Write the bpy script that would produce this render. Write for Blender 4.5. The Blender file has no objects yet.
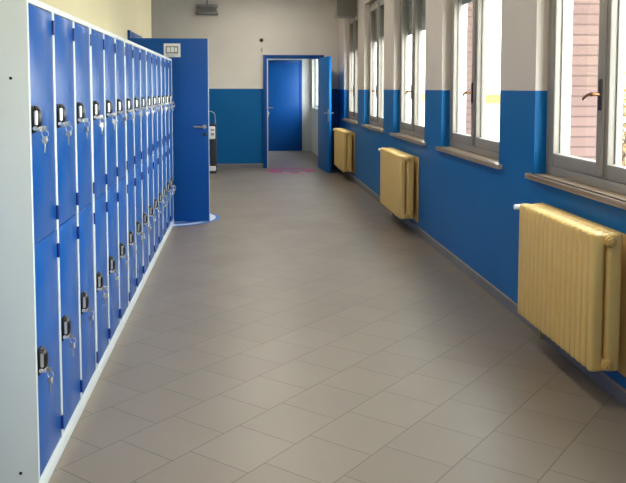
import bpy, bmesh, math, random
from mathutils import Vector, Matrix
random.seed(4)
scene = bpy.context.scene
COL = scene.collection
PI = math.pi

# ------------------------------------------------------------------ materials
def lin(c):
    out = []
    for v in c:
        v /= 255.0
        out.append(v / 12.92 if v <= 0.04045 else ((v + 0.055) / 1.055) ** 2.4)
    return (out[0], out[1], out[2], 1.0)

def new_mat(name):
    m = bpy.data.materials.new(name); m.use_nodes = True
    nt = m.node_tree
    return m, nt, nt.nodes, nt.links, nt.nodes['Principled BSDF']

def pmat(name, rgb, rough=0.5, metal=0.0, var=0.06, scale=8.0, bump=0.0, spec=0.5, coat=0.0):
    m, nt, N, L, b = new_mat(name)
    b.inputs['Roughness'].default_value = rough
    b.inputs['Metallic'].default_value = metal
    b.inputs['Specular IOR Level'].default_value = spec
    b.inputs['Coat Weight'].default_value = coat
    tc = N.new('ShaderNodeTexCoord'); nz = N.new('ShaderNodeTexNoise')
    nz.inputs['Scale'].default_value = scale; nz.inputs['Detail'].default_value = 4
    L.new(tc.outputs['Object'], nz.inputs['Vector'])
    mx = N.new('ShaderNodeMixRGB'); c = lin(rgb)
    mx.inputs[1].default_value = tuple(v * (1 - var) for v in c[:3]) + (1,)
    mx.inputs[2].default_value = tuple(min(1, v * (1 + var)) for v in c[:3]) + (1,)
    L.new(nz.outputs['Fac'], mx.inputs[0]); L.new(mx.outputs[0], b.inputs['Base Color'])
    if bump:
        bp = N.new('ShaderNodeBump'); bp.inputs['Strength'].default_value = bump
        bp.inputs['Distance'].default_value = 0.01
        L.new(nz.outputs['Fac'], bp.inputs['Height']); L.new(bp.outputs[0], b.inputs['Normal'])
    return m

def math_node(N, L, op, a, b=None, c=None):
    n = N.new('ShaderNodeMath'); n.operation = op
    for i, v in enumerate((a, b, c)):
        if v is None: continue
        if isinstance(v, (int, float)): n.inputs[i].default_value = v
        else: L.new(v, n.inputs[i])
    return n.outputs[0]

def wall_paint(name, blue, upper, split):
    """enamel dado below the split height, matt wall paint above"""
    m, nt, N, L, b = new_mat(name)
    g = N.new('ShaderNodeNewGeometry'); sp = N.new('ShaderNodeSeparateXYZ')
    L.new(g.outputs['Position'], sp.inputs[0])
    nz = N.new('ShaderNodeTexNoise'); nz.inputs['Scale'].default_value = 2.2; nz.inputs['Detail'].default_value = 6
    L.new(g.outputs['Position'], nz.inputs['Vector'])
    fac = math_node(N, L, 'GREATER_THAN', sp.outputs[2], split)
    def two(c, v):
        mx = N.new('ShaderNodeMixRGB'); c = lin(c)
        mx.inputs[1].default_value = tuple(k * (1 - v) for k in c[:3]) + (1,)
        mx.inputs[2].default_value = tuple(k * (1 + v) for k in c[:3]) + (1,)
        L.new(nz.outputs['Fac'], mx.inputs[0]); return mx.outputs[0]
    mx = N.new('ShaderNodeMixRGB'); L.new(fac, mx.inputs[0])
    L.new(two(blue, 0.12), mx.inputs[1]); L.new(two(upper, 0.07), mx.inputs[2])
    L.new(mx.outputs[0], b.inputs['Base Color'])
    L.new(math_node(N, L, 'MULTIPLY_ADD', fac, 0.42, 0.45), b.inputs['Roughness'])
    b.inputs['Specular IOR Level'].default_value = 0.2
    nz2 = N.new('ShaderNodeTexNoise'); nz2.inputs['Scale'].default_value = 60
    L.new(g.outputs['Position'], nz2.inputs['Vector'])
    bp = N.new('ShaderNodeBump'); bp.inputs['Strength'].default_value = 0.12; bp.inputs['Distance'].default_value = 0.004
    L.new(nz2.outputs['Fac'], bp.inputs['Height']); L.new(bp.outputs[0], b.inputs['Normal'])
    return m

def tile_floor():
    """0.3 m stoneware tiles laid at 49 degrees, every row slipped by a third"""
    m, nt, N, L, b = new_mat('floor_tiles')
    g = N.new('ShaderNodeNewGeometry'); sp = N.new('ShaderNodeSeparateXYZ')
    L.new(g.outputs['Position'], sp.inputs[0])
    a = math.radians(49.0); ca, sa = math.cos(a), math.sin(a); P = 0.301; Q = 0.308
    X, Y = sp.outputs[0], sp.outputs[1]
    u = math_node(N, L, 'ADD', math_node(N, L, 'MULTIPLY', X, ca), math_node(N, L, 'MULTIPLY', Y, sa))
    v = math_node(N, L, 'ADD', math_node(N, L, 'MULTIPLY', X, -sa), math_node(N, L, 'MULTIPLY', Y, ca))
    vq = math_node(N, L, 'DIVIDE', math_node(N, L, 'SUBTRACT', v, 1.273 - 50 * Q), Q)
    row = math_node(N, L, 'FLOOR', vq); fv = math_node(N, L, 'FRACT', vq)
    uu = math_node(N, L, 'DIVIDE', math_node(N, L, 'SUBTRACT', u, 2.992 - 60 * P), P)
    uu = math_node(N, L, 'ADD', uu, math_node(N, L, 'MULTIPLY', math_node(N, L, 'SUBTRACT', row, 50), 1 / 3.0))
    col = math_node(N, L, 'FLOOR', uu); fu = math_node(N, L, 'FRACT', uu)
    def edge(f): return math_node(N, L, 'MINIMUM', f, math_node(N, L, 'SUBTRACT', 1.0, f))
    e = math_node(N, L, 'MINIMUM', edge(fu), edge(fv))
    mr = N.new('ShaderNodeMapRange'); L.new(e, mr.inputs[0])
    mr.inputs[1].default_value = 0.002; mr.inputs[2].default_value = 0.012
    tilefac = mr.outputs[0]                                   # 0 in the joint, 1 on the tile
    cv = N.new('ShaderNodeCombineXYZ'); L.new(row, cv.inputs[0]); L.new(col, cv.inputs[1])
    wn = N.new('ShaderNodeTexWhiteNoise'); wn.noise_dimensions = '2D'; L.new(cv.outputs[0], wn.inputs['Vector'])
    nz = N.new('ShaderNodeTexNoise'); nz.inputs['Scale'].default_value = 3; nz.inputs['Detail'].default_value = 5
    L.new(g.outputs['Position'], nz.inputs['Vector'])
    t1 = N.new('ShaderNodeMixRGB'); t1.inputs[1].default_value = lin(FLOOR_A); t1.inputs[2].default_value = lin(FLOOR_B)
    L.new(math_node(N, L, 'MULTIPLY_ADD', wn.outputs['Value'], 0.45, math_node(N, L, 'MULTIPLY', nz.outputs['Fac'], 0.55)), t1.inputs[0])
    t2 = N.new('ShaderNodeMixRGB'); t2.inputs[1].default_value = lin((92, 84, 73))
    L.new(tilefac, t2.inputs[0]); L.new(t1.outputs[0], t2.inputs[2]); L.new(t2.outputs[0], b.inputs['Base Color'])
    nr = N.new('ShaderNodeTexNoise'); nr.inputs['Scale'].default_value = 1.4; nr.inputs['Detail'].default_value = 6
    L.new(g.outputs['Position'], nr.inputs['Vector'])
    L.new(math_node(N, L, 'MULTIPLY_ADD', nr.outputs['Fac'], 0.16, 0.30), b.inputs['Roughness'])
    b.inputs['Specular IOR Level'].default_value = 0.5
    # slight relief: sunk joints, each tile a hair out of level, gentle waviness
    hn = N.new('ShaderNodeTexNoise'); hn.inputs['Scale'].default_value = 14; hn.inputs['Detail'].default_value = 3
    L.new(g.outputs['Position'], hn.inputs['Vector'])
    h = math_node(N, L, 'ADD', math_node(N, L, 'MULTIPLY', tilefac, 0.6), math_node(N, L, 'MULTIPLY', hn.outputs['Fac'], 0.35))
    bp = N.new('ShaderNodeBump'); bp.inputs['Strength'].default_value = 0.35; bp.inputs['Distance'].default_value = 0.002
    L.new(h, bp.inputs['Height']); L.new(bp.outputs[0], b.inputs['Normal'])
    return m

def brick_mat(name, c1, c2, mortar, rh, bw, scale=1.0):
    m, nt, N, L, b = new_mat(name)
    g = N.new('ShaderNodeNewGeometry'); sp = N.new('ShaderNodeSeparateXYZ'); L.new(g.outputs['Position'], sp.inputs[0])
    cv = N.new('ShaderNodeCombineXYZ')
    L.new(math_node(N, L, 'ADD', sp.outputs[0], sp.outputs[1]), cv.inputs[0]); L.new(sp.outputs[2], cv.inputs[1])
    bt = N.new('ShaderNodeTexBrick'); L.new(cv.outputs[0], bt.inputs['Vector'])
    bt.inputs['Color1'].default_value = lin(c1); bt.inputs['Color2'].default_value = lin(c2)
    bt.inputs['Mortar'].default_value = lin(mortar); bt.inputs['Scale'].default_value = scale
    bt.inputs['Brick Width'].default_value = bw; bt.inputs['Row Height'].default_value = rh
    bt.inputs['Mortar Size'].default_value = 0.006
    L.new(bt.outputs['Color'], b.inputs['Base Color']); b.inputs['Roughness'].default_value = 0.85
    return m

def glass_mat(name='window_glass'):
    m = bpy.data.materials.new(name); m.use_nodes = True
    nt = m.node_tree; N = nt.nodes; L = nt.links; N.clear()
    o = N.new('ShaderNodeOutputMaterial'); t = N.new('ShaderNodeBsdfTransparent'); g = N.new('ShaderNodeBsdfGlossy')
    t.inputs[0].default_value = (0.95, 0.98, 0.97, 1); g.inputs['Roughness'].default_value = 0.02
    f = N.new('ShaderNodeLayerWeight'); f.inputs[0].default_value = 0.5
    fac = math_node(N, L, 'MULTIPLY_ADD', math_node(N, L, 'POWER', f.outputs['Facing'], 5.0), 0.5, 0.02)
    mx = N.new('ShaderNodeMixShader'); L.new(fac, mx.inputs[0]); L.new(t.outputs[0], mx.inputs[1])
    L.new(g.outputs[0], mx.inputs[2]); L.new(mx.outputs[0], o.inputs[0])
    return m

FILL_W = 9.5  # power of each added overhead fill lamp
FLOOR_A = (128, 116, 102); FLOOR_B = (142, 130, 115)
BLUE_WALL = (4, 104, 168)
M = dict(
    floor=tile_floor(),
    wall=wall_paint('wall_paint', BLUE_WALL, (217, 206, 193), 1.46),
    wall_left=wall_paint('left_wall_paint', BLUE_WALL, (216, 206, 172), 1.46),
    wall_back=wall_paint('back_wall_paint', (4, 94, 152), (224, 218, 207), 1.475),
    plain=pmat('white_paint', (205, 206, 202), 0.8),
    ceiling=pmat('ceiling_paint', (222, 220, 212), 0.9),
    skirt=pmat('skirting_tile', (116, 116, 120), 0.35, var=0.15),
    skirt_line=pmat('skirting_top_edge', (168, 150, 128), 0.5),
    door=pmat('locker_door_blue', (0, 84, 164), 0.28, var=0.05, scale=3, spec=0.3),
    lock_body=pmat('locker_body_grey', (214, 221, 220), 0.45, var=0.03),
    hinge=pmat('hinge_dark_blue', (10, 38, 120), 0.35),
    black=pmat('black_plastic', (14, 14, 17), 0.3),
    chrome=pmat('chrome', (240, 240, 240), 0.28, metal=1.0),
    steel=pmat('brushed_steel', (190, 188, 183), 0.32, metal=1.0),
    brass=pmat('bronze', (150, 105, 70), 0.3, metal=1.0),
    leaf=pmat('door_leaf_blue', (0, 76, 150), 0.45, var=0.07, scale=2, spec=0.25),
    leaf2=pmat('door_leaf_mid_blue', (0, 108, 186), 0.5, var=0.07, scale=2, spec=0.2),
    frame_blue=pmat('door_frame_blue', (0, 70, 146), 0.4, spec=0.3),
    edge_alu=pmat('aluminium_edge', (186, 205, 225), 0.4, metal=0.2),
    win=pmat('window_frame_grey', (148, 141, 131), 0.45, var=0.06),
    win_out=pmat('window_white_metal', (232, 236, 238), 0.4, var=0.03),
    sill=pmat('sill_marble', (182, 162, 138), 0.3, var=0.12, scale=12),
    shutter=pmat('roller_shutter', (128, 134, 126), 0.55),
    glass=glass_mat(),
    rad=pmat('radiator_cream', (232, 196, 120), 0.3, var=0.05, spec=0.5),
    rad_dark=pmat('radiator_plug', (200, 166, 98), 0.35),
    panel=pmat('backing_panel', (196, 164, 104), 0.5),
    white=pmat('white_plastic', (228, 230, 230), 0.4),
    grey=pmat('grey_plastic', (140, 140, 142), 0.5),
    lampgrey=pmat('lamp_grey', (126, 124, 122), 0.5),
    darkgrey=pmat('dark_grey_metal', (52, 54, 58), 0.45),
    beam=pmat('duct_grey', (128, 122, 112), 0.8),
    brick=brick_mat('exterior_brick', (112, 88, 80), (105, 82, 75), (82, 62, 56), 0.062, 0.9),
    ground=pmat('outdoor_paving', (196, 194, 188), 0.9, var=0.15, scale=1.2),
    leafm=pmat('autumn_leaves', (126, 104, 62), 0.7, var=0.5, scale=3),
    leafg=pmat('olive_leaves', (104, 104, 70), 0.7, var=0.4, scale=3),
    bark=pmat('bark', (92, 74, 58), 0.9, var=0.3),
    house=pmat('house_render', (224, 218, 206), 0.9),
    yellow=pmat('yellow_render', (206, 156, 50), 0.9),
    roof=pmat('roof_tile', (150, 88, 66), 0.9),
    decal_blue=pmat('sticker_blue', (28, 110, 196), 0.4),
    decal_white=pmat('sticker_white', (214, 226, 240), 0.4),
    decal_pink=pmat('sticker_pink', (186, 40, 110), 0.4),
    dark_hole=pmat('hole_black', (12, 10, 10), 0.8),
    fill_diffuser=pmat('fill_lamp_glow', (240, 240, 236), 0.5),
)

_b = M['fill_diffuser'].node_tree.nodes['Principled BSDF']
_b.inputs['Emission Color'].default_value = (1, .92, .80, 1); _b.inputs['Emission Strength'].default_value = 1.5  # warm glow on the diffusers of the added fill lamps
# ------------------------------------------------------------------ helpers
class MB:
    def __init__(s): s.bm = bmesh.new()
    def box(s, x0, x1, y0, y1, z0, z1, bev=0.0, seg=2):
        t = bmesh.new()
        r = bmesh.ops.create_cube(t, size=1.0)
        bmesh.ops.scale(t, vec=(x1 - x0, y1 - y0, z1 - z0), verts=t.verts)
        bmesh.ops.translate(t, vec=((x0 + x1) / 2, (y0 + y1) / 2, (z0 + z1) / 2), verts=t.verts)
        if bev: bmesh.ops.bevel(t, geom=list(t.edges), offset=bev, segments=seg, affect='EDGES', profile=0.5)
        s.merge(t); return s
    def cyl(s, p0, p1, r0, r1=None, n=16, bev=0.0):
        r1 = r0 if r1 is None else r1
        p0, p1 = Vector(p0), Vector(p1); d = p1 - p0
        t = bmesh.new()
        bmesh.ops.create_cone(t, cap_ends=True, segments=n, radius1=r0, radius2=r1, depth=d.length)
        if bev:
            caps = [e for e in t.edges if all(abs(abs(v.co.z) - d.length / 2) < 1e-6 for v in e.verts)]
            bmesh.ops.bevel(t, geom=caps, offset=bev, segments=2, affect='EDGES')
        q = Vector((0, 0, 1)).rotation_difference(d.normalized()).to_matrix().to_4x4()
        bmesh.ops.transform(t, matrix=Matrix.Translation((p0 + p1) / 2) @ q, verts=t.verts)
        s.merge(t); return s
    def sph(s, c, rx, ry, rz, u=16, v=10):
        t = bmesh.new(); bmesh.ops.create_uvsphere(t, u_segments=u, v_segments=v, radius=1)
        bmesh.ops.scale(t, vec=(rx, ry, rz), verts=t.verts); bmesh.ops.translate(t, vec=c, verts=t.verts)
        s.merge(t); return s
    def tube(s, pts, r, n=10):
        pts = [Vector(p) for p in pts]; t = bmesh.new(); rings = []
        for i, p in enumerate(pts):
            d = (pts[min(i + 1, len(pts) - 1)] - pts[max(i - 1, 0)]).normalized()
            a = d.orthogonal().normalized() if i == 0 else (rings_a - d * rings_a.dot(d)).normalized()
            rings_a = a; bvec = d.cross(a)
            rings.append([t.verts.new(p + (a * math.cos(2 * PI * k / n) + bvec * math.sin(2 * PI * k / n)) * r) for k in range(n)])
        for i in range(len(rings) - 1):
            for k in range(n): t.faces.new((rings[i][k], rings[i][(k + 1) % n], rings[i + 1][(k + 1) % n], rings[i + 1][k]))
        t.faces.new(rings[0][::-1]); t.faces.new(rings[-1])
        s.merge(t); return s
    def torus(s, c, R, r, axis='x', n=20, m=8, sz=1.0):
        t = bmesh.new(); g = []
        for i in range(n):
            a = 2 * PI * i / n; row = []
            for j in range(m):
                b = 2 * PI * j / m; q = R + r * math.cos(b)
                p = (q * math.cos(a), q * math.sin(a) * sz, r * math.sin(b))
                if axis == 'x': p = (p[2], p[0], p[1])
                elif axis == 'y': p = (p[0], p[2], p[1])
                row.append(t.verts.new((p[0] + c[0], p[1] + c[1], p[2] + c[2])))
            g.append(row)
        for i in range(n):
            for j in range(m): t.faces.new((g[i][j], g[(i + 1) % n][j], g[(i + 1) % n][(j + 1) % m], g[i][(j + 1) % m]))
        s.merge(t); return s
    def ringdisc(s, c, r0, r1, h, n=64):
        """flat annulus (or disc when r0 = 0) of thickness h lying on the floor"""
        t = bmesh.new(); cx, cy, cz = c
        def ring(r, z): return [t.verts.new((cx + r * math.cos(2 * PI * i / n), cy + r * math.sin(2 * PI * i / n), z)) for i in range(n)]
        ob, ot = ring(r1, cz), ring(r1, cz + h)
        if r0 > 0: ib, it = ring(r0, cz), ring(r0, cz + h)
        for i in range(n):
            j = (i + 1) % n
            t.faces.new((ob[i], ob[j], ot[j], ot[i]))
            if r0 > 0:
                t.faces.new((ib[j], ib[i], it[i], it[j])); t.faces.new((ot[i], ot[j], it[j], it[i])); t.faces.new((ob[j], ob[i], ib[i], ib[j]))
        if r0 == 0: t.faces.new(ot); t.faces.new(ob[::-1])
        s.merge(t); return s
    def merge(s, t):
        me = bpy.data.meshes.new('t'); t.to_mesh(me); t.free(); s.bm.from_mesh(me); bpy.data.meshes.remove(me)
    def build(s, name, mat, parent=None, smooth=True):
        bmesh.ops.recalc_face_normals(s.bm, faces=s.bm.faces)
        me = bpy.data.meshes.new(name); s.bm.to_mesh(me); s.bm.free()
        if smooth:
            for p in me.polygons: p.use_smooth = True
            try: me.set_sharp_from_angle(angle=math.radians(35))
            except Exception: pass
        me.materials.append(mat)
        o = bpy.data.objects.new(name, me); COL.objects.link(o)
        if parent: o.parent = parent
        return o

def tag(o, label=None, cat=None, group=None, kind=None):
    if label: o['label'] = label
    if cat: o['category'] = cat
    if group: o['group'] = group
    if kind: o['kind'] = kind
    return o

def empty(name, loc=(0, 0, 0), rz=0):
    o = bpy.data.objects.new(name, None); COL.objects.link(o)
    o.location = loc; o.rotation_euler = (0, 0, rz); o.empty_display_size = 0.1
    return o

def copy_tree(o, parent=None):
    c = o.copy(); COL.objects.link(c)
    if parent: c.parent = parent
    for ch in list(o.children): copy_tree(ch, c)
    return c

def structure(o, label, cat):
    return tag(o, label, cat, kind='structure')

# ------------------------------------------------------------------ dimensions
XW = 1.765            # inner face of the window wall
XL = -1.25            # corridor face of the left wall
XF = -0.735           # face of the lockers
YB = 14.44            # back wall
YN = -6.0             # wall behind the camera
CEIL = 3.25
WY0, WW, WP = 2.995, 1.58, 2.23      # first window: near edge, width, pitch
ZS, ZT = 0.955, 2.70                 # sill and lintel heights
wins = [WY0 + k * WP for k in range(-4, 5)]

# ------------------------------------------------------------------ the room
o = MB().box(-4.2, 2.06, YN - .15, 18.7, -0.12, 0).build('floor', M['floor'])
structure(o, 'grey brown stoneware tile floor laid on the diagonal', 'floor')
o = MB().box(-4.2, 2.06, YN - .15, 18.7, CEIL, CEIL + .12).build('ceiling', M['ceiling'])
structure(o, 'plain white ceiling above the corridor', 'ceiling')

w = MB()
w.box(XW, 1.98, YN, YB + .16, 0, ZS - .035)
w.box(XW, 1.98, YN, YB + .16, ZT, CEIL)
ys = [YN] + [v for y in wins for v in (y, y + WW)] + [YB + .16]
for a, b in zip(ys[0::2], ys[1::2]): w.box(XW, 1.98, a, b, ZS - .035, ZT)
o = w.build('wall_right', M['wall'], smooth=False)
structure(o, 'window wall painted blue below and beige above', 'wall')

w = MB()
w.box(1.985, 2.06, YN - .15, 18.7, -0.5, ZS - .03)
w.box(1.985, 2.06, YN - .15, 18.7, ZT, 3.5)
for a, b in zip(ys[0::2], ys[1::2]): w.box(1.985, 2.20 if 4 < a < 5 else 2.06, a - (.15 if a == YN else 0), b, ZS - .03, ZT)
w.box(1.985, 2.06, YB + .16, 16.2, ZS - .03, ZT); w.box(1.985, 2.06, 18.25, 18.7, ZS - .03, ZT)
o = w.build('wall_exterior', M['brick'], smooth=False)
structure(o, 'pink brick outer skin of the building beyond the windows', 'wall')

w = MB()      # back wall with the doorway
w.box(-4.2, 0.42, YB, YB + .15, 0, CEIL); w.box(1.455, XW - .001, YB, YB + .15, 0, CEIL); w.box(0.42, 1.455, YB, YB + .15, 2.07, CEIL)
o = w.build('wall_back', M['wall_back'], smooth=False)
structure(o, 'end wall of the corridor, beige above a blue dado', 'wall')

w = MB()      # left wall with the doorway just beyond the lockers
DL0, DL1 = 8.72, 9.60
w.box(XL - .16, XL, YN, DL0, 0, CEIL); w.box(XL - .16, XL, DL1, 10.92, 0, CEIL); w.box(XL - .16, XL, DL0, DL1, 2.06, CEIL)
w.box(-4.0, XL - .161, 10.76, 10.92, 0, CEIL)
o = w.build('wall_left', M['wall_left'], smooth=False)
structure(o, 'left corridor wall behind the lockers, cream above blue', 'wall')
o = MB().box(-4.2, -4.001, YN, YB - .001, 0, CEIL).build('wall_far_left', M['wall'], smooth=False)
structure(o, 'outer wall of the side room to the left', 'wall')
o = MB().box(-4.2, 1.98, YN - .15, YN - .001, 0, CEIL).build('wall_near', M['wall'], smooth=False)
structure(o, 'wall closing the corridor behind the viewpoint', 'wall')

# room beyond the end door
w = MB(); w.box(-1.2, 1.62, 18.42, 18.6, 0, CEIL - .001)
o = w.build('wall_far_room_back', M['plain'], smooth=False); structure(o, 'pale wall of the room beyond the open door', 'wall')
w = MB()
w.box(1.62, 1.98, YB + .165, 18.6, 0, 1.03); w.box(1.62, 1.98, YB + .165, 18.6, 2.3, CEIL - .001)
w.box(1.62, 1.98, YB + .165, 16.2, 1.03, 2.3); w.box(1.62, 1.98, 18.2, 18.6, 1.03, 2.3)
o = w.build('wall_far_room_right', M['plain'], smooth=False); structure(o, 'pale side wall with a window in the room beyond', 'wall')
o = MB().box(-1.4, -1.21, YB + .151, 18.6, 0, CEIL - .001).build('wall_far_room_left', M['plain'], smooth=False)
structure(o, 'left wall of the room beyond the open door', 'wall')

# skirting
def skirting(name, label, boxes, lines):
    s = MB()
    for b in boxes: s.box(*b, bev=.002, seg=1)
    o = s.build(name, M['skirt']); structure(o, label, 'baseboard')
    s = MB()
    for b in lines: s.box(*b)
    s.build('top_edge', M['skirt_line'], o)
skirting('baseboard_right', 'grey tile skirting under the window wall',
         [(XW - .012, XW - .0005, YN, YB - .001, .0, .068)], [(XW - .014, XW - .0005, YN, YB - .001, .069, .077)])
skirting('baseboard_back', 'grey tile skirting along the end wall',
         [(-4.0, .366, YB - .012, YB - .0005, 0, .072)], [(-4.0, .366, YB - .014, YB - .0005, .073, .082)])
skirting('baseboard_left', 'grey tile skirting along the left wall',
         [(XL + .0005, XL + .012, YN, 2.7, 0, .068), (XL + .0005, XL + .012, 9.70, 10.92, 0, .068)], [(XL + .0005, XL + .014, YN, 2.7, .069, .077)])

# ------------------------------------------------------------------ windows
def make_window(name, zshut):
    """double casement, local y from 0 (near edge) to WW (far edge)"""
    r = empty(name, (0, 0, 0))
    fx0, fx1 = 1.838, 1.895
    f = MB()
    f.box(fx0, fx1, .001, .055, ZS + .001, ZT - .001, bev=.004); f.box(fx0, fx1, WW - .055, WW - .001, ZS + .001, ZT - .001, bev=.004)
    f.box(fx0, fx1, .055, WW - .055, ZS + .001, ZS + .055, bev=.004); f.box(fx0, fx1, .055, WW - .055, ZT - .055, ZT - .001, bev=.004)
    f.build('window_frame', M['win'], r)
    mid = WW / 2 + .045
    for (a, b, near) in ((.057, mid - .001, 1), (mid + .001, WW - .057, 0)):
        s = MB(); st = .066; z0, z1 = ZS + .057, ZT - .057; x0, x1 = fx0 - .004, fx1 - .01
        s.box(x0, x1, a, a + st, z0, z1, bev=.006); s.box(x0, x1, b - st, b, z0, z1, bev=.006)
        s.box(x0 + .001, x1, a + st - .004, b - st + .004, z0, z0 + st + .01, bev=.006); s.box(x0 + .001, x1, a + st - .004, b - st + .004, z1 - st, z1, bev=.006)
        if near: s.box(x0 - .012, x0 + .002, b - .034, b + .03, z0 + .01, z1 - .01, bev=.004)     # cover strip
        so = s.build('sash', M['win'], r)
        g = MB().box(1.866, 1.870, a + st - .002, b - st + .002, z0 + st, z1 - st + .002).build('pane', M['glass'], so, smooth=False)
        gb = MB()
        for (p, q) in ((a + st - .001, a + st + .010), (b - st - .010, b - st + .001)): gb.box(1.871, 1.905, p, q, z0 + st, z1 - st, bev=.002)
        gb.build('glazing_bead', M['win'], so)
    h = MB()
    hy = mid - .004
    h.box(fx0 - .026, fx0 - .0165, hy - .016, hy + .016, 1.36, 1.52, bev=.003)
    hp = h.build('handle_plate', M['black'], r); hp['label'] = 'dark handle plate'
    h = MB().cyl((fx0 - .02, hy, 1.443), (fx0 - .062, hy, 1.443), .010, .008)
    h.sph((fx0 - .062, hy, 1.443), .013, .013, .013)
    h.tube([(fx0 - .062, hy, 1.443), (fx0 - .066, hy + .03, 1.441), (fx0 - .066, hy + .065, 1.432), (fx0 - .062, hy + .10, 1.418)], .009)
    hh = h.build('handle', M['brass'], r); hh['label'] = 'bronze lever handle'
    s = MB().box(1.728, fx1 + .02, -.0, WW, ZS - .034, ZS, bev=.004).box(1.728, XW - .0005, -.085, WW + .055, ZS - .034, ZS, bev=.005)
    s.build('sill', M['sill'], r)
    g = MB()
    for (p, q) in ((.0015, .012), (WW - .012, WW - .0015)): g.box(1.898, 1.984, p, q, ZS + .003, ZT - .003, bev=.002)
    g.box(1.898, 2.10, .001, WW - .001, ZS - .025, ZS + .001, bev=.002)
    g.build('outer_lining', M['win_out'], r)
    s = MB(); z = zshut; k = 0
    while z < ZT - .03:
        s.box(1.912, 1.928, .014, WW - .014, z, z + .048, bev=.006); s.box(1.916, 1.924, .014, WW - .014, z + .046, z + .056)
        z += .054
    s.build('roller_shutter', M['shutter'], r)
    return r
wproto = None
nm = 1
order = [4, 5, 6, 7, 8, 3, 2, 1, 0]
wl = ['nearest grey window, with brick and autumn foliage seen through it', 'second window from the camera, over bare blue wall',
      'middle window above the second radiator', 'fourth window from the camera, over bare blue wall', 'farthest window above the smallest looking radiator']
for n, i in enumerate(order):
    wn = 'window_%d' % (n + 1)
    o = make_window(wn, [2.2, 2.2, 2.09, 2.14, 2.09, 2.2, 2.2, 2.2, 2.2][n])
    o.location = (0, wins[i], 0)
    structure(o, wl[n] if n < 5 else 'grey casement window beside or behind the viewpoint', 'window')
    o['group'] = 'grey double casement windows of the corridor'

# window of the far room
r = empty('window_10')
f = MB(); a, b, z0, z1 = 16.2, 18.2, 1.03, 2.3
for (p, q) in ((a + .001, a + .06), (b - .06, b - .001), (17.16, 17.24)): f.box(1.70, 1.76, p, q, z0 + .001, z1 - .001, bev=.004)
f.box(1.701, 1.759, a + .03, b - .03, z0 + .001, z0 + .07); f.box(1.701, 1.759, a + .03, b - .03, z1 - .07, z1 - .001)
f.build('window_frame', M['win_out'], r)
MB().box(1.726, 1.730, a + .05, b - .05, z0 + .06, z1 - .06).build('pane', M['glass'], r, smooth=False)
structure(r, 'bright window in the room beyond the open door', 'window')

# grey duct stub at the top right, near the last window
o = MB().box(1.455, XW - .001, 12.03, 12.45, 2.60, CEIL - .001, bev=.004).build('trim_1', M['beam'])
structure(o, 'dark grey boxed duct hanging at the top of the window wall', 'trim')

# ------------------------------------------------------------------ lockers
PITCH = 0.3812; Y0 = 2.762; ZB, ZTOP = 0.0, 1.79; DZ0, DZM, DZ1 = 0.066, 0.916, 1.766
def make_lock(parent, zc):
    y = .056     # within the door, from the near edge of the column
    m = MB()
    m.box(XF - .002, XF + .004, y - .026, y + .026, zc - .052, zc + .044, bev=.0015)
    t = bmesh.new(); bmesh.ops.create_uvsphere(t, u_segments=20, v_segments=14, radius=1)
    for v in t.verts:
        v.co.x = max(v.co.x, 0)
        v.co.y = math.copysign(abs(v.co.y) ** .7, v.co.y); v.co.z = math.copysign(abs(v.co.z) ** .8, v.co.z)
    bmesh.ops.scale(t, vec=(.026, .024, .046), verts=t.verts); bmesh.ops.translate(t, vec=(XF + .003, y, zc), verts=t.verts)
    m.merge(t)
    lk = m.build('lock', M['black'], parent); lk['label'] = 'black domed lock housing'
    m = MB().cyl((XF + .013, y - .024, zc - .022), (XF + .013, y - .024, zc + .028), .0062, n=12, bev=.002)
    m.cyl((XF + .010, y - .004, zc - .036), (XF + .024, y - .006, zc - .036), .012, .0115, n=16, bev=.002)
    m.cyl((XF + .010, y - .02, zc - .034), (XF + .010, y - .031, zc - .034), .008, n=12, bev=.002)
    lc = m.build('lock_cylinder', M['chrome'], parent); lc['label'] = 'chrome lock bar and cylinder'
def make_door(parent, y0, y1, z0, z1):
    d = MB().box(XF - .020, XF - .003, y0, y1, z0 + .0015, z1 - .0015, bev=.0025)
    d.box(XF - .040, XF - .021, y0 + .004, y1 - .004, z0 + .02, z1 - .02)
    return d
ckeys = []
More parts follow.
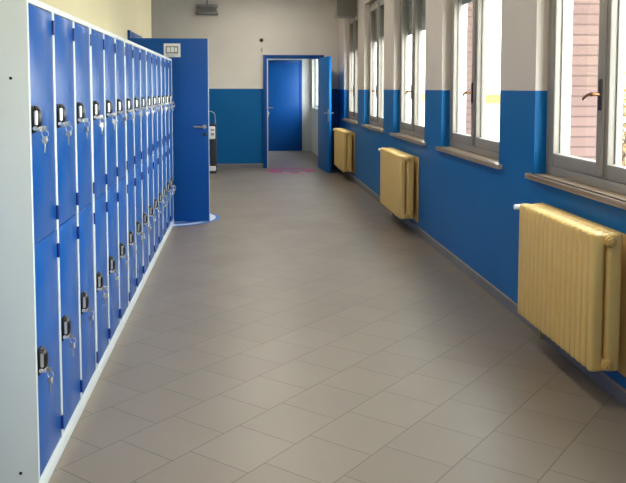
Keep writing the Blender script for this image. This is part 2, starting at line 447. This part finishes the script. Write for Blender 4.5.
def make_unit():
    r = empty('locker_cabinet', (0, 0, 0))
    n = 3; W = n * PITCH - .002; xb = XF - .46
    b = MB()
    b.box(xb, XF, 0, .020, .0, ZTOP, bev=.0015); b.box(xb, XF, W - .020, W, .0, ZTOP, bev=.0015)
    b.box(xb, xb + .01, .02, W - .02, .01, ZTOP - .005)
    b.box(xb, XF - .0005, .018, W - .018, ZTOP - .022, ZTOP, bev=.0015)
    b.box(xb, XF - .05, .018, W - .018, DZ0 - .02, DZ0 - .004); b.box(xb, XF - .05, .018, W - .018, DZM - .008, DZM + .008)
    for k in range(1, n): b.box(xb + .01, XF - .0005, k * PITCH - .014, k * PITCH + .014, .06, ZTOP - .02, bev=.0015)
    b.build('body', M['lock_body'], r)
    p = MB().box(XF - .03, XF + .001, .001, W - .001, .0, DZ0 - .003, bev=.002).build('plinth', M['lock_body'], r)
    for k in range(n):
        y0 = k * PITCH + (.0215 if k == 0 else .0155); y1 = (k + 1) * PITCH - (.0235 if k == n - 1 else .0155)
        for (z0, z1, zc) in ((DZM, DZ1, 1.366), (DZ0, DZM, .497)):
            d = MB().box(XF - .020, XF - .0025, y0, y1, z0 + .0018, z1 - .0018, bev=.0025).build('door', M['door'], r)
            e = empty_at = None
            # lock
            s0 = len(bpy.data.objects)
            lock_y = k * PITCH
            before = set(bpy.data.objects)
            make_lock(d, zc)
            for q in set(bpy.data.objects) - before: q.data.transform(Matrix.Translation((0, lock_y, 0)))
            for hz in ((1.708, .982) if z1 > 1 else (.83, .127)):
                hx = MB().cyl((XF + .001, (k + 1) * PITCH - .012, hz - .028), (XF + .001, (k + 1) * PITCH - .012, hz + .028), .0065, n=12, bev=.001)
                hx.box(XF - .004, XF + .0008, (k + 1) * PITCH - .020, (k + 1) * PITCH - .0035, hz - .026, hz + .026)
                hx.build('hinge', M['hinge'], d)
    return r
SK = .0042          # the row stands a hair out of line with the corridor
unit = make_unit()
ords = ['first', 'second', 'third', 'fourth', 'fifth']
for i in range(5):
    if i == 4: last = None
    o = unit if i == 0 else copy_tree(unit)
    o.location = (-.001 - i * 3 * PITCH * SK, Y0 + i * 3 * PITCH - XF * SK, 0); o.rotation_euler = (0, 0, SK)
    lab = ['blue metal locker cabinet nearest the camera with its bare grey side showing',
           'second blue metal locker cabinet from the camera in the left row',
           'middle blue metal locker cabinet of the five along the left wall',
           'fourth blue metal locker cabinet from the camera in the left row',
           'farthest blue metal locker cabinet, beside the open flat blue door'][i]
    tag(o, lab, 'locker', 'blue lockers lined up along the left wall')
# screws on the visible side of the first cabinet
for (x, z) in ((-.795, 1.507), (-.797, .103)):
    MB().cyl((x, -.002, z), (x, .003, z), .0055, n=12).build('screw', M['dark_hole'], unit)['label'] = 'small dark screw in the side panel'

# keys: one bunch in every lock
def make_keys():
    r = empty('key_bunch')
    # origin = mouth of the lock cylinder
    m = MB().box(0.0005, .006, -.003, .003, -.006, .006).box(.004, .020, -.0012, .0012, -.010, .010, bev=.0008)
    m.build('key', M['steel'], r)
    MB().torus((.016, 0, -.018), .0125, .0011, 'y').build('ring', M['chrome'], r)
    m = MB().cyl((.014, -.0012, -.040), (.014, .0012, -.040), .0125, n=20).box(.0105, .0165, -.001, .001, -.086, -.048, bev=.0006)
    m.build('key', M['steel'], r)
    m = MB().cyl((.021, -.0042, -.036), (.025, -.0022, -.036), .0105, n=20)
    m.build('tag', M['chrome'], r)
    return r
keys = make_keys()
numw = ['first', 'second', 'third', 'fourth', 'fifth', 'sixth', 'seventh', 'eighth', 'ninth', 'tenth', 'eleventh', 'twelfth', 'thirteenth', 'fourteenth', 'last']
kf = True
for c in range(15):
    for (zc, lev) in ((1.366, 'upper'), (.497, 'lower')):
        o = keys if kf else copy_tree(keys); kf = False
        o.location = (XF - .001 + .0245 - (c * PITCH + .05) * SK, Y0 + c * PITCH + .050, zc - .036)
        o.rotation_euler = (0, 0, random.uniform(-.5, .5))
        tag(o, 'silver keys hanging in the %s lock of the %s locker column%s' % (lev, numw[c], ' from the camera' if c < 14 else ' by the open door'),
            'keys', 'keys hanging in the locker locks')

# ------------------------------------------------------------------ left door (open across the end of the lockers)
r = empty('door_1', (0, 0, 0))
f = MB()
f.box(XL + .0005, XL + .03, DL0 - .06, DL0 - .004, 0, 2.11, bev=.003); f.box(XL + .0005, XL + .03, DL1 + .004, DL1 + .07, 0, 2.11, bev=.003)
f.box(XL + .0005, XL + .0295, DL0 - .055, DL1 + .065, 2.04, 2.105, bev=.003)
f.build('door_frame', M['frame_blue'], r)
structure(r, 'blue door frame in the left wall beyond the lockers', 'door')
LY = 8.602
r = empty('door_leaf', (XL + .03, LY, 0))
lw = 0.845; ly = .04
MB().box(0, lw - .008, 0, ly, .008, 2.02, bev=.002).build('panel', M['leaf'], r)
MB().box(lw - .0075, lw, -.001, ly + .001, .008, 2.022, bev=.001).build('edge_strip', M['edge_alu'], r)['label'] = 'pale aluminium edge'
for sgn, yy in ((-1, 0), (1, ly)):
    m = MB().cyl((lw - .05, yy, 1.055), (lw - .05, yy + sgn * .012, 1.055), .024, n=20, bev=.002)
    m.cyl((lw - .05, yy, 1.055), (lw - .05, yy + sgn * .05, 1.055), .009)
    m.tube([(lw - .05, yy + sgn * .046, 1.055), (lw - .09, yy + sgn * .05, 1.056), (lw - .165, yy + sgn * .046, 1.06)], .0095)
    m.build('handle', M['steel'], r)['label'] = 'steel lever handle'
    m = MB().cyl((lw - .05, yy, .97), (lw - .05, yy + sgn * .010, .97), .022, n=20, bev=.002).cyl((lw - .05, yy, .97), (lw - .05, yy + sgn * .014, .97), .008)
    m.build('lock_rosette', M['darkgrey'], r)
tag(r, 'wide flat blue door standing open across the corridor beside the lockers', 'door')

# paper sign on it
r = empty('sign', (-.766, LY - .001, 1.89))
MB().box(-.09, .09, -.004, 0, -.074, .074, bev=.001).build('plate', M['white'], r)
m = MB().box(-.068, .066, -.0052, -.0042, -.036, .046)
m.build('picture', M['grey'], r)
m = MB()
for (a, b, c, d) in ((-.055, -.02, -.02, .032), (-.012, .02, -.02, .034), (.028, .054, -.016, .03)): m.box(a, b, -.0062, -.0053, c, d)
m.build('picture_blocks', M['white'], r)
m = MB()
for k, (a, b) in enumerate(((-.066, .060), (-.066, .03))): m.box(a, b, -.0052, -.0042, -.052 - k * .012, -.047 - k * .012)
m.build('text_line', M['grey'], r)
tag(r, 'white and grey paper sign high on the flat blue door', 'sign')

# ------------------------------------------------------------------ end door
r = empty('door_2')
f = MB()
f.box(.371, .440, YB - .05, YB + .17, 0, 2.098, bev=.004); f.box(1.437, 1.503, YB - .05, YB + .17, 0, 2.098, bev=.004)
f.box(.4405, 1.4365, YB - .048, YB + .168, 2.03, 2.096, bev=.004)
f.build('door_frame', M['frame_blue'], r)
f = MB().box(.4405, .462, YB - .046, YB + .02, 0, 2.029, bev=.002).box(.4405, 1.436, YB - .046, YB + .02, 2.018, 2.0295, bev=.002)
f.build('rebate', M['edge_alu'], r)['label'] = 'pale blue metal rebate lining the opening'
f = MB().box(.462, .470, YB - .044, YB - .010, .96, 1.06, bev=.002).cyl((.475, YB - .046, 1.02), (.475, YB - .03, 1.02), .012)
f.build('strike_plate', M['white'], r)
structure(r, 'blue door frame in the end wall', 'door')
a0 = math.atan2(-.88, .09)
r = empty('door_leaf', (1.425, YB - .06, 0), a0)
lw = .98
MB().box(0.0, lw - .006, -.038, 0, .01, 2.035, bev=.002).build('panel', M['leaf2'], r)
MB().box(lw - .0055, lw, -.040, .001, .01, 2.037, bev=.001).build('edge_strip', M['leaf2'], r)
for sgn, yy in ((-1, -.038), (1, 0)):
    m = MB().box(lw - .075, lw - .035, min(yy, yy + sgn * .008), max(yy, yy + sgn * .008), .90, 1.12, bev=.002)
    m.cyl((lw - .055, yy, 1.05), (lw - .055, yy + sgn * .05, 1.05), .009)
    m.tube([(lw - .055, yy + sgn * .046, 1.05), (lw - .10, yy + sgn * .05, 1.05), (lw - .17, yy + sgn * .046, 1.05)], .0095)
    m.build('handle', M['steel'], r)['label'] = 'steel lever handle on a long plate'
tag(r, 'narrow looking blue door leaf standing open at the end doorway', 'door')

# blue door on the far wall of the room beyond
r = empty('door_3')
f = MB().box(.46, .53, 18.38, 18.419, 0, 2.15, bev=.003).box(1.325, 1.395, 18.38, 18.419, 0, 2.15, bev=.003).box(.53, 1.325, 18.381, 18.419, 2.085, 2.149, bev=.003)
f.build('door_frame', M['frame_blue'], r)
MB().box(.532, 1.323, 18.384, 18.418, .006, 2.083, bev=.002).build('panel', M['leaf'], r)
m = MB().cyl((.60, 18.384, 1.03), (.60, 18.33, 1.03), .009).tube([(.60, 18.336, 1.03), (.65, 18.332, 1.03), (.70, 18.336, 1.03)], .009)
m.build('handle', M['steel'], r)
structure(r, 'closed blue door on the far wall of the room beyond', 'door')

# small dark sensor on the end wall, cable below it
r = empty('wall_sensor', (.345, YB - .001, 2.37))
MB().cyl((0, 0, 0), (0, -.03, 0), .036, .03, n=20, bev=.003).build('housing', M['black'], r)
tag(r, 'small round black sensor on the beige wall above the end door', 'sensor')
o = MB().sph((.352, YB - .010, 2.19), .012, .009, .04, 10, 8).build('wall_hook', M['skirt_line'])
tag(o, 'tiny pale hook on the wall just above the end door corner', 'hook')

# emergency lamp at the top of the end wall
r = empty('emergency_lamp', (-.64, YB - .002, 2.91))
MB().box(-.195, .195, -.075, -.02, .035, .095, bev=.012).box(-.195, .195, -.075, -.02, -.095, -.03, bev=.012).build('housing', M['lampgrey'], r)
MB().box(-.19, .19, -.088, -.076, -.082, -.044, bev=.005).box(-.19, .19, -.088, -.076, .046, .084, bev=.005).build('diffuser', M['grey'], r)
MB().box(-.17, .17, -.05, 0, -.03, .035).build('back_plate', M['lampgrey'], r)
MB().cyl((0, -.03, .095), (0, -.03, .335), .012).build('conduit', M['lampgrey'], r)
tag(r, 'grey twin bar emergency lamp high on the end wall', 'lamp')

# ------------------------------------------------------------------ sanitizer stand by the end wall
r = empty('sanitizer_stand', (-.56, 13.72, 0))
MB().box(-.15, .085, -.14, .14, .001, .018, bev=.004).build('base', M['darkgrey'], r)
MB().box(-.02, .092, .01, .05, .018, .86, bev=.006).box(-.15, -.021, .014, .046, .018, .12, bev=.004).build('post', M['darkgrey'], r)
MB().box(-.12, .068, -.075, .009, .595, .815, bev=.012).build('dispenser', M['white'], r)
m = MB().box(-.002, .03, -.078, -.0755, .74, .775).box(.036, .056, -.078, -.0755, .745, .77).box(-.004, .05, -.078, -.0755, .66, .70)
m.build('dispenser_marks', M['grey'], r)
MB().box(-.12, .075, -.08, .008, .035, .115, bev=.008).build('drip_tray', M['white'], r)
m = MB().tube([(-.10, .03, .86)] + [(-.015 - .085 * math.cos(PI * k / 12), .03, .98 + .10 * math.sin(PI * k / 12)) for k in range(13)] + [(.07, .03, .86)], .006)
m.build('wire_arch', M['steel'], r)
tag(r, 'dark hand sanitizer stand with white dispenser by the end wall', 'stand')

# ------------------------------------------------------------------ floor stickers
r = empty('floor_sticker', (-.84, 8.88, 0))
MB().ringdisc((0, 0, .0005), .0, .56, .0008).build('disc', M['decal_blue'], r)
m = MB().ringdisc((0, 0, .0014), .43, .52, .0006).ringdisc((0, 0, .0014), 0, .33, .0006)
m.build('ring', M['decal_white'], r)
m = MB().ringdisc((0, 0, .0021), 0, .24, .0005); m.build('centre', M['decal_blue'], r)
tag(r, 'round blue and white floor sticker under the open flat door', 'sticker')
r = empty('floor_sticker', (.86, 13.93, 0))
MB().ringdisc((0, 0, .0005), .27, .45, .0008).build('ring', M['decal_pink'], r)
m = MB()
for a in (-.18, .12): m.box(a, a + .13, -.39, -.35, .0014, .002)
m.build('marks', M['decal_white'], r)
tag(r, 'round pink floor sticker in front of the end doorway', 'sticker')

# ------------------------------------------------------------------ radiators
def make_radiator(n):
    r = empty('radiator')          # origin: near end, wall plane, floor
    p = .060
    zb, zt = .170, .818
    xf, xb = XW - .195, XW - .045
    def col(m, x0, x1, y, z0, z1, w):
        m.box(x0, x1, y - w, y + w, z0, z1, bev=.016, seg=3)
    s = MB(); y = p / 2
    s.box(xf, xf + .066, y - .0235, y + .0235, zb, zt, bev=.0215, seg=4)
    s.box(xb - .074, xb, y - .022, y + .022, zb, zt, bev=.018, seg=3)
    s.box(xf + .034, xb - .02, y - .020, y + .020, zt - .062, zt - .004, bev=.016, seg=3)
    s.box(xf + .034, xb - .02, y - .020, y + .020, zb + .004, zb + .062, bev=.016, seg=3)
    xm = (xf + xb) / 2 + .012
    s.cyl((xm, y - .0299, zt - .040), (xm, y + .0299, zt - .040), .026, n=20); s.cyl((xm, y - .0299, zb + .036), (xm, y + .0299, zb + .036), .026, n=20)
    sec = s.build('section', M['rad'], r)
    for k in range(1, n):
        c = sec.copy(); COL.objects.link(c); c.parent = r; c.location = (0, k * p, 0)
    for z in (zt - .040, zb + .036):
        MB().cyl((xm, -.018, z), (xm, .0005, z), .021, .024, n=6, bev=.002).cyl((xm, -.026, z), (xm, -.018, z), .010, n=12).build('plug', M['rad_dark'], r)
    e = n * p
    m = MB().cyl((xm, e, zt - .04), (xm, e + .035, zt - .04), .014).cyl((xm - .02, e + .035, zt - .03), (xm - .098, e + .035, zt - .03), .018, .016, n=16, bev=.003)
    m.build('valve', M['white'], r)['label'] = 'white valve knob'
    m = MB().tube([(xm, e + .03, zt - .04), (XW - .03, e + .036, zt - .05), (XW - .03, e + .036, .30), (XW - .03, e + .036, .08), (XW - .03, e + .036, .002)], .009)
    m.tube([(xm, e - .12, zb + .01), (xm, e - .12, zb - .045), (xm + .02, e - .12, zb - .06), (XW - .002, e - .12, zb - .06)], .009)
    m.build('pipe', M['rad_dark'], r)
    m = MB()
    for y in (3 * p, (n - 3) * p): m.box(xb - .01, XW - .0125, y - .01, y + .01, zb + .075, zb + .095); m.box(xb - .01, XW - .0125, y - .01, y + .01, zt - .11, zt - .09)
    m.build('bracket', M['rad_dark'], r)
    MB().box(XW - .012, XW - .001, -.02, n * p + .12, .14, .80, bev=.002).build('backing_panel', M['panel'], r)['label'] = 'flat cream panel behind the radiator'
    return r
for i, (y, n, lab) in enumerate(((3.34, 16, 'large cream column radiator nearest the camera, under the nearest window'),
                              (7.68, 19, 'cream column radiator halfway along the blue window wall'),
                              (12.18, 20, 'farthest cream column radiator, beside the open end door'))):
    o = make_radiator(n)
    o.location = (0, y, -.02 * min(i, 1)); tag(o, lab, 'radiator', 'cream cast radiators under the windows')

# ------------------------------------------------------------------ unseen fill lamps, added to brighten the corridor (above the frame)
def make_fill_lamp():
    r = empty('added_fill_lamp')
    MB().box(-.09, .09, -.62, .62, CEIL - .05, CEIL - .001, bev=.006).build('housing', M['white'], r)
    MB().box(-.075, .075, -.60, .60, CEIL - .075, CEIL - .051, bev=.008).build('diffuser', M['fill_diffuser'], r)
    return r
fill0 = None
for i, y in enumerate((-3.6, -.2, 3.2, 6.6, 10.0, 13.0)):
    o = make_fill_lamp() if i == 0 else copy_tree(fill0)
    if i == 0: fill0 = o
    o.location = (.3, y, 0)
    tag(o, 'long white fill lamp added unseen above the corridor, one of the row overhead', 'lamp', 'added fill lamps along the corridor')
    l = bpy.data.lights.new('fill_light', 'AREA'); l.shape = 'RECTANGLE'; l.size = .14; l.size_y = 1.15; l.energy = FILL_W; l.color = (1, .92, .80)  # fill light under each added lamp, lifts the dark interior
    lo = bpy.data.objects.new('fill_light', l); COL.objects.link(lo); lo.location = (.3, y, CEIL - .085)
# ------------------------------------------------------------------ outdoors
o = MB().box(2.3, 90, -30, 120, -.62, -.5).build('ground', M['ground']); structure(o, 'pale paving outside the windows', 'ground')
def bush(name, x, y, z, rad_, h, mat, n, label, seed):
    rnd = random.Random(seed); r = empty(name, (x, y, z))
    t = MB()
    for k in range(7):
        a = rnd.uniform(0, 2 * PI); q = rnd.uniform(.2, .6) * rad_
        t.tube([(0, 0, 0), (q * .3 * math.cos(a), q * .3 * math.sin(a), h * .35), (q * math.cos(a), q * math.sin(a), h * .8)], .022, 6)
    t.build('branches', M['bark'], r)
    bm = bmesh.new()
    for k in range(n):
        while True:
            p = Vector((rnd.uniform(-1, 1), rnd.uniform(-1, 1), rnd.uniform(-1, 1)))
            if .25 < p.length < 1: break
        c = Vector((p.x * rad_, p.y * rad_, h * .55 + p.z * h * .45))
        nrm = Vector((rnd.gauss(0, 1), rnd.gauss(0, 1), rnd.gauss(0, 1))).normalized(); u = nrm.orthogonal().normalized(); v = nrm.cross(u)
        s = rnd.uniform(.035, .07)
        vs = [bm.verts.new(c + u * s), bm.verts.new(c + v * s * .5), bm.verts.new(c - u * s), bm.verts.new(c - v * s * .5)]
        bm.faces.new(vs)
    me = bpy.data.meshes.new('foliage'); bm.to_mesh(me); bm.free(); me.materials.append(mat)
    f = bpy.data.objects.new('foliage', me); COL.objects.link(f); f.parent = r
    tag(r, label, 'bush')
bush('autumn_bush', 5.9, 12.0, -.5, 1.1, 2.1, M['leafm'], 2600, 'yellow brown bush outside the nearest window', 3)
bush('leafy_bush', 7.9, 15.4, -.5, 1.2, 2.4, M['leafg'], 2200, 'paler olive bush farther out beyond the nearest window', 5)
r = empty('neighbour_house', (0, 0, 0))
MB().box(12.5, 26, 44, 54, -.5, 11.2).build('wall', M['house'], r, smooth=False)
MB().box(12.4, 26.1, 43.9, 54.1, .62, 1.15).build('band', M['yellow'], r, smooth=False)['label'] = 'yellow band'
m = MB().box(12.1, 26.4, 43.6, 54.4, 11.2, 11.6); m.build('roof', M['roof'], r)
for x in (14.0, 17.5, 21.0):
    MB().box(x, x + 1.1, 43.95, 44.02, 1.9, 3.6).build('window', M['grey'], r)
tag(r, 'pale house with a yellow band far outside the second window', 'house')

# ------------------------------------------------------------------ light
world = bpy.data.worlds.new('sky'); scene.world = world; world.use_nodes = True
N = world.node_tree.nodes; L = world.node_tree.links
bg = N['Background']; tc = N.new('ShaderNodeTexCoord'); sp = N.new('ShaderNodeSeparateXYZ'); cr = N.new('ShaderNodeValToRGB')
L.new(tc.outputs['Generated'], sp.inputs[0]); L.new(sp.outputs[2], cr.inputs[0])
cr.color_ramp.elements[0].color = (1.0, .97, .92, 1); cr.color_ramp.elements[1].color = (.80, .88, 1.0, 1)
L.new(cr.outputs[0], bg.inputs[0]); bg.inputs[1].default_value = 7.2

def area(name, loc, rot, sx, sy, power=0, portal=False, color=(1, 1, 1)):
    l = bpy.data.lights.new(name, 'AREA'); l.shape = 'RECTANGLE'; l.size = sx; l.size_y = sy; l.energy = power; l.color = color
    if portal: l.cycles.is_portal = True
    o = bpy.data.objects.new(name, l); COL.objects.link(o); o.location = loc; o.rotation_euler = rot; return o
for y in wins: area('window_portal', (2.08, y + WW / 2, (ZS + ZT) / 2), (0, PI / 2, 0), ZT - ZS, WW, 1, True)
area('window_portal', (2.08, 17.2, 1.665), (0, PI / 2, 0), 1.25, 1.9, 1, True)

# ------------------------------------------------------------------ camera
cam = bpy.data.cameras.new('camera'); co = bpy.data.objects.new('camera', cam); COL.objects.link(co)
F = 776.0
th = math.radians(4.0); ps = math.atan(70 / F * math.cos(th))
co.location = (0, 0, 1.47); co.rotation_euler = (PI / 2 - th, 0, -ps)
cam.sensor_fit = 'HORIZONTAL'; cam.sensor_width = 36.0; cam.lens = 36.0 * F / 626.0
cam.shift_x = 0.0; cam.shift_y = -(241.5 - 143.26) / 626.0
cam.clip_start = 0.05; cam.clip_end = 500
scene.camera = co

scene.view_settings.view_transform = 'Standard'; scene.view_settings.look = 'None'
scene.view_settings.gamma = 1.0; scene.view_settings.use_curve_mapping = False
scene.view_settings.exposure = 1.12
scene.cycles.max_bounces = 10; scene.cycles.diffuse_bounces = 7; scene.cycles.glossy_bounces = 4
scene.cycles.transparent_max_bounces = 12
scene.cycles.use_denoising = True
scene.cycles.caustics_reflective = False; scene.cycles.caustics_refractive = False
scene.cycles.sample_clamp_indirect = 6.0
